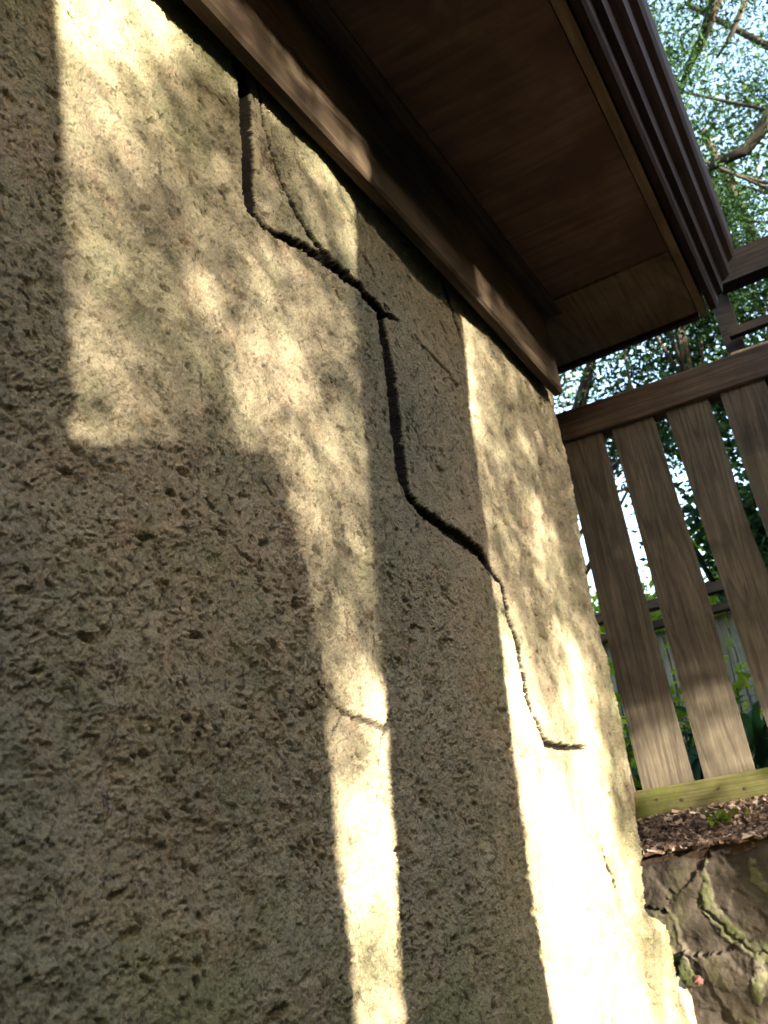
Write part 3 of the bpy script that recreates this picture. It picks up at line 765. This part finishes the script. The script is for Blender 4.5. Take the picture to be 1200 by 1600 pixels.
# strap-leaved plants in front of the far fence
def strap_plant(base, nb, h, seed, label):
    r = np.random.default_rng(seed); V = []; F = []
    for i in range(nb):
        a = r.random()*2*np.pi; reach = h*(0.4+0.6*r.random()); w = 0.010+0.010*r.random(); hh = h*(0.6+0.5*r.random())
        o = len(V); n = 9; b0 = r.normal(size=2)*0.03
        for j in range(n):
            t = j/(n-1); x = b0[0]+math.cos(a)*reach*t**1.4; y = b0[1]+math.sin(a)*reach*t**1.4; z = hh*(1.9*t-1.15*t*t)
            ww = w*math.sin(math.pi*min(0.97, 0.12+0.86*t)); px, py = -math.sin(a)*ww, math.cos(a)*ww
            V += [(x-px, y-py, z), (x, y, z-ww*0.35), (x+px, y+py, z)]
        for j in range(n-1):
            q = o+j*3; F += [(q, q+1, q+4, q+3), (q+1, q+2, q+5, q+4)]
    o = npmesh('strap_leaved_plant', V, F, M_STRAP); o.location = base
    return tag(o, label, 'plant', 'strap-leaved plants behind the fence')
k = 0
for (px, py, xx, lab) in [(962, 1130, 2.5, 'strap-leaved plant behind the fence next to the wall corner'),
                      (1050, 1130, 2.45, 'strap-leaved plant seen low between the first and second wide slats'),
                      (1150, 1110, 2.4, 'strap-leaved plant seen low between the second and third wide slats'),
                      (1000, 1090, 2.9, 'strap-leaved plant farther back behind the first wide slat'),
                      (1100, 1080, 2.95, 'strap-leaved plant farther back behind the second wide slat'),
                      (1200, 1040, 2.9, 'strap-leaved plant farther back by the right edge')]:
    q = at(px, py, 0, xx)
    strap_plant((xx, float(q[1]), 0.03), 26, 0.30, 400+k, lab); k += 1
# little bright leafy stems between
for i, (px, py, xx) in enumerate([(958, 1030, 2.7), (1055, 1060, 2.7), (1148, 1050, 2.7), (985, 1190, 2.3)]):
    q = at(px, py, 0, xx); r = np.random.default_rng(500+i)
    t = empty('young_shrub', ['bright leafy stem next to the wall corner behind the fence', 'bright leafy stem behind the gap right of the first wide slat', 'bright leafy stem behind the gap right of the second wide slat', 'low bright leafy stem near the bottom rail beside the wall'][i], 'plant', (xx, float(q[1]), 0.02), 'bright leafy stems behind the fence')
    h = q[2]+0.05
    MB().tube([(0, 0, 0), (0.01, 0.015, h*.5), (0.0, 0.0, h)], [0.004, 0.003, 0.001], 6).build('stem', M_BARK, t)
    C = np.stack([r.normal(size=60)*0.05, r.normal(size=60)*0.05, h*(0.35+0.7*r.random(60))], -1)
    V, F = leaves(C, 0.05, 0.6, 0.3, r); npmesh('foliage', V, F, M_LEAFY, t, False)

# seedling on the mulch
q = at(1130, 1290, 0, 1.80)
sd_ = empty('seedling', 'tiny yellow-green seedling growing in the mulch under the bottom rail', 'plant', (1.80, float(q[1]), 0.0))
m = MB(); r = np.random.default_rng(3)
for i in range(5): m.tube([(0, 0, 0), (0.004*i-0.008, 0.006*(i-2), 0.014), (0.007*i-0.014, 0.011*(i-2), 0.03)], [0.001, 0.0008, 0.0005], 5)
m.build('stem', M_LEAFY, sd_)
C = np.stack([r.normal(size=26)*0.010, r.normal(size=26)*0.016, 0.008+0.022*r.random(26)], -1)
V, F = leaves(C, 0.016, 0.8, 0.3, r); npmesh('foliage', V, F, M_LEAFY, sd_, False)

# ------------------------------------------------------------------ timber arbour beyond the overhang corner
ax0 = 2.35
arb = empty('timber_arbor', 'dark timber arbor post and cross beams behind the fence top at right', 'arbor', (ax0, 0.0, 0.0))
def ap(px, py): q = at(px, py, 0, ax0); return float(q[1]), float(q[2])
def beam(p0, p1, t0, t1, x0, x1, ext=2.0):
    (y0, z0), (y1, z1) = ap(*p0), ap(*p1)
    dy, dz = y1-y0, z1-z0; L = math.hypot(dy, dz); dy /= L; dz /= L
    y1 += dy*ext; z1 += dz*ext*0
    m = MB(); m.poly_prism([(y0, z0-t0), (y1, z1-t0), (y1, z1+t1), (y0, z0+t1)], 0, x0, x1); return m
def hbeam(px, py, th, s0, s1, x0, x1):
    y, z = ap(px, py); return MB().box(x0, x1, s0, s1, z-th/2, z+th/2)
yc, zc = ap(1165, 425)
hbeam(1165, 415, 0.085, -2.2, ap(1118, 430)[0], -0.03, 0.03).build('beam', M_DARK, arb, 0.003, warp=None)
hbeam(1175, 510, 0.022, -2.2, ap(1138, 520)[0], -0.012, 0.012).build('slim_beam', M_DARK, arb)
yL = ap(1118, 500)[0]; yR = ap(1150, 500)[0]
MB().box(0.032, 0.085, yR, yL, 0.0, zc+0.02).build('post', M_DARK, arb, 0.003)
MB().box(0.032, 0.085, -2.2, -2.15, 0.0, zc+0.02).build('post', M_DARK, arb, 0.003)

# ------------------------------------------------------------------ unseen boards and leaves, added and shaped to cast the stripes of shade
SY = -1.10
def shade_pt(px, py, yplane=SY):
    q = at(px, py, 1, WY); k = (yplane-q[1])/TOSUN[1]; w = q+TOSUN*k; return float(w[0]), float(w[2])
scr = empty('shade_boards', 'unseen upright boards added across the path to cast shade stripes on the cracked wall', 'fence', (0.3, SY, -0.8))
so = (0.3, SY, -0.8)
def lean_board(ptsL, ptsR, nm, y=SY, zb=-0.8, ztop=None):
    L = [shade_pt(*p) for p in ptsL]; Rr = [shade_pt(*p) for p in ptsR]     # top..bottom
    if ztop:
        def ext(P): (x0, z0), (x1, z1) = P[0], P[1]; k = (ztop-z0)/(z0-z1+1e-9); P.insert(0, (x0+(x0-x1)*k, ztop))
        ext(L); ext(Rr)
    def down(P): (x0, z0), (x1, z1) = P[-2], P[-1]; k = (z1-zb)/(z0-z1+1e-9); P.append((x1+(x1-x0)*min(k, 1.5), zb))
    down(L); down(Rr)
    m = MB(); m.poly_prism(Rr[::-1]+L, 1, y-0.02, y+0.02) if False else None
    n = len(L); ks = np.linspace(0, 1, 12)
    def samp(P):
        z = np.array([p[1] for p in P])[::-1]; x = np.array([p[0] for p in P])[::-1]; return z, x
    zl, xl = samp(L); zr, xr = samp(Rr)
    zt = min(zl[-1], zr[-1]); rows = np.linspace(zb, zt, 14)
    V = []
    for zq in rows:
        a = float(np.interp(zq, zl, xl)); b_ = float(np.interp(zq, zr, xr))
        V += [(a, y-0.012, zq), (b_, y-0.012, zq), (b_, y+0.012, zq), (a, y+0.012, zq)]
    F = []
    for i in range(len(rows)-1):
        for j in range(4):
            j2 = (j+1) % 4; F.append((i*4+j, i*4+j2, (i+1)*4+j2, (i+1)*4+j))
    F.append((0, 1, 2, 3)); F.append(tuple(len(V)-4+j for j in (3, 2, 1, 0)))
    m = MB(); m.v = V; m.f = F; return m.build(nm, M_OLD, scr, off=so)
# leaning wide board, outlined to cast the dark band between the two bright stripes
lean_board([(556, 270), (560, 500), (582, 780), (610, 1080), (645, 1600)], [(722, 480), (745, 700), (770, 900), (800, 1100), (822, 1300), (862, 1600)], 'leaning_board', ztop=1.19)
# left upright boards
x_l = shade_pt(72, 0)[0]; x_l2 = shade_pt(113, 690)[0]; zlow = shade_pt(200, 692)[1]
MB().box(x_l2-0.16, x_l2-0.001, SY-0.012, SY+0.012, -0.8, 1.19).build('board', M_OLD, scr, off=so)
for k in range(1, 9):
    MB().box(x_l2-0.16*(k+1), x_l2-0.16*k-0.001, SY-0.012-0.001*(k % 2), SY+0.012, -0.8, 1.19-0.004*(k % 3)).build('board', M_OLD, scr, off=so)
sb = [shade_pt(113, 690), shade_pt(262, 690), shade_pt(430, 716)]
for k in range(2):
    (xa, za1), (xb, zb1) = sb[k], sb[k+1]
    MB().poly_prism([(xa+0.0005, -0.8), (xb-0.0005, -0.8), (xb-0.0005, zb1), (xa+0.0005, za1)], 1, SY-0.011-0.002*k, SY+0.012).build('short_board', M_OLD, scr, off=so)
lean_board([(430, 716), (430.5, 760), (431, 900)], [(431, 718), (470, 850), (500, 1000), (522, 1250), (548, 1500)], 'short_board')
MB().box(-3.6, 2.6, SY-0.060, SY-0.014, 1.165, 1.34).build('top_board', M_OLD, scr, off=so)  # top boards added to keep sun off the overhang edge
MB().box(-3.6, 2.6, SY-0.060, SY-0.016, 1.345, 1.52).build('top_board', M_OLD, scr, off=so)
# tall unseen hedge added to cut sky glow, open where the low sun comes through
hr = np.random.default_rng(808); nh = 22000
hx = hr.uniform(-9.5, 9.0, nh); hy = -6.8+0.055*(hx+0.5)**2*0.6+hr.normal(size=nh)*0.35; hz = -0.8+3.9*hr.random(nh)
kk_ = (hy-WY)/TOSUN[1]; qx = hx-TOSUN[0]*kk_; qz = hz-TOSUN[2]*kk_
keep = ~((qx > 0.2) & (qx < 2.25) & (qz > -0.5) & (qz < 1.2)) & (hy < -1.5)
V, F = leaves(np.stack([hx, hy, hz], -1)[keep], 0.30, 0.7, 0.2, hr)
he = empty('glow_block_hedge', 'tall dark unseen hedge added to cut low sky glow, with an opening for the sun', 'hedge', (0.0, -6.8, -0.8))
npmesh('foliage', V, F, M_LEAFD, he, False, off=(0.0, -6.8, -0.8))
for x_ in (-7.5, -4.5, 3.5, 6.5):
    MB().tube([(x_, -6.8, -0.8), (x_+0.1, -6.8, 1.2), (x_, -6.75, 4.0)], [0.08, 0.06, 0.02], 8).build('stem', M_BARK, he, off=(0.0, -6.8, -0.8), smooth=True)
# leaves of the tree on the sunny side, laid out for the dapples; how thickly they stand sets how much sun gets through
Tpts = [  # px, py, share of sun that reaches the wall
 (420, 60, .12), (330, 0, .2), (500, 160, .12), (560, 240, .08), (640, 260, .05), (740, 400, .04), (830, 530, .04), (700, 300, .04), (820, 420, .04), (90, 20, .8), (170, 30, 1.0), (250, 20, .8), (330, 60, .35), (120, 120, .6), (220, 150, .42), (330, 160, .15), (380, 220, .12), (150, 260, .33), (260, 270, .25),
 (130, 400, .26), (250, 400, .2), (350, 350, .16), (430, 230, .14), (470, 190, .3), (480, 260, .45), (530, 300, .5), (545, 380, .5), (500, 340, .2), (440, 320, .22),
 (150, 560, .33), (130, 650, .36), (200, 650, .33), (250, 600, .2), (300, 520, .22), (360, 450, .3), (430, 480, .5), (410, 560, .6), (470, 560, .55), (380, 620, .38), (320, 620, .12),
 (540, 520, .4), (520, 590, .12), (545, 470, .12), (450, 660, .65), (520, 680, .55), (560, 740, .45), (420, 700, .3), (300, 690, .08), (480, 760, .35), (460, 820, .08), (540, 800, .3), (590, 830, .15), (500, 840, .16), (560, 850, .2),
 (530, 880, .26), (570, 900, .16), (510, 940, .38), (560, 960, .2), (590, 1000, .15), (530, 1030, .45), (590, 1070, .8), (520, 1100, .2), (560, 1100, .7), (540, 1170, .6), (600, 1180, .8), (520, 1230, .5), (580, 1290, 1.0), (610, 1330, 1.0), (560, 1400, .8), (590, 1480, .7), (600, 1580, .6),
 (715, 500, .6), (725, 560, .8), (740, 640, .8), (760, 600, .35), (790, 580, .25), (735, 720, .5), (770, 700, .35), (800, 660, .15), (820, 700, .3), (850, 700, .12), (760, 780, .3), (800, 780, .2), (850, 820, .5), (850, 860, .55), (880, 800, .12), (900, 880, .1), (820, 860, .2), (790, 880, .2),
 (870, 920, .35), (800, 950, .5), (840, 960, .2), (900, 960, .35), (930, 960, .12), (800, 1020, .9), (850, 1040, .3), (900, 1040, .9), (940, 1050, .4), (820, 1100, .9), (870, 1120, .6), (910, 1120, 1.), (950, 1130, .35), (870, 1250, 1.), (930, 1250, 1.), (975, 1250, .25), (900, 1400, 1.), (990, 1400, .8), (1020, 1460, .6), (1030, 1530, .6), (900, 1550, 1.), (1000, 1560, 1.), (1050, 1590, .8),
]
P = np.array([wp(p) for p in Tpts]); Tv = np.array([p[2] if p[2] > 0.75 else 0.60*p[2]*(p[2]/0.75)**0.25 for p in Tpts])
cs = 0.022
gxx, gzz = np.meshgrid(np.arange(0.38, 1.74, cs), np.arange(-0.34, 1.06, cs), indexing='ij')
D = np.sqrt((gxx[..., None]-P[:, 0])**2+(gzz[..., None]-P[:, 1])**2)+0.008
wgt = D**-3.5; Tm = (wgt*np.log(np.clip(Tv, 0.03, 0.985))).sum(-1)/wgt.sum(-1)
LS = 0.021; AR = LS*LS*0.125
lam = -Tm*cs*cs/AR
cnt = rng.poisson(lam); ii = np.repeat(np.arange(lam.size), cnt.ravel())
bx = gxx.ravel()[ii]+(rng.random(len(ii))-0.5)*cs; bz = gzz.ravel()[ii]+(rng.random(len(ii))-0.5)*cs
kk = rng.uniform(3.6, 6.0, len(ii))
C1 = np.stack([bx, np.full(len(ii), WY), bz], -1)+TOSUN*kk[:, None]
# the same tree: more leaves placed to shade the slatted fence and the bed
fT = [(900, 720, .06), (980, 700, .06), (1080, 700, .05), (1150, 640, .06), (900, 800, .10), (990, 820, .16), (1090, 790, .22), (1180, 720, .30), (1180, 800, .10), (940, 860, .12), (1000, 900, .07), (1100, 900, .08), (1190, 950, .10),
      (960, 1000, .04), (1050, 1000, .04), (1150, 1000, .12), (1000, 1060, .12), (1100, 1040, .30), (1180, 1060, .35), (1010, 1100, .75), (1040, 1160, .9), (1020, 1190, .9), (1070, 1200, .9), (1110, 1100, .9), (1140, 1150, .9), (1160, 1190, .9), (1120, 1200, .9), (1200, 1140, .6), (1060, 1240, .8), (1180, 1210, .8), (1050, 1300, .5), (1150, 1290, .45), (1040, 1400, .06), (1150, 1380, .06), (1050, 1500, .06), (1180, 1500, .06), (1150, 1590, .06)]
Pf = np.array([fp(p[0], p[1]) for p in fT]); Tf = np.array([p[2] for p in fT])
gs_, gz_ = np.meshgrid(np.arange(-0.5, 0.3, cs), np.arange(-0.40, 0.95, cs), indexing='ij')
D = np.sqrt((gs_[..., None]-Pf[:, 0])**2+(gz_[..., None]-Pf[:, 1])**2)+0.01
wgt = D**-3; Tm = (wgt*np.log(Tf)).sum(-1)/wgt.sum(-1)
cnt = rng.poisson(-Tm*cs*cs/AR*1.5); ii = np.repeat(np.arange(Tm.size), cnt.ravel())
fs = gs_.ravel()[ii]+(rng.random(len(ii))-0.5)*cs; fz = gz_.ravel()[ii]+(rng.random(len(ii))-0.5)*cs
C2 = np.array([FX0, 0.42, 0])+fs[:, None]*FD+np.stack([0*fz, 0*fz, fz], -1)+TOSUN*rng.uniform(3.6, 6.0, len(ii))[:, None]
Ca = np.concatenate([C1, C2])
st = empty('sunny_side_tree', 'unseen small-leaved tree across the path, leaves laid out to throw dappled shade on the wall', 'tree', (0.0, -3.0, -0.8))
V, F = leaves(Ca, LS, 0.5, 0.2, rng)
npmesh('crown', V, F, M_LEAFM, st, False, off=(0.0, -3.0, -0.8))
# trunk well clear to the left, thin limbs reaching into the crown
tk = MB(); tk.tube([(-2.3, -2.9, -0.8), (-2.25, -2.9, 0.4), (-2.2, -2.85, 1.6), (-2.0, -2.8, 3.0)], [0.09, 0.075, 0.06, 0.03], 10)
for z_, x_ in ((1.55, -0.2), (1.9, 0.4), (2.2, 0.9)):
    tk.tube([(-2.2, -2.85, z_-0.4), (-1.4, -2.9, z_), (x_, -3.0, z_+0.1)], [0.035, 0.02, 0.005], 7)
tk.build('trunk', M_BARK, st, off=(0.0, -3.0, -0.8), smooth=True)
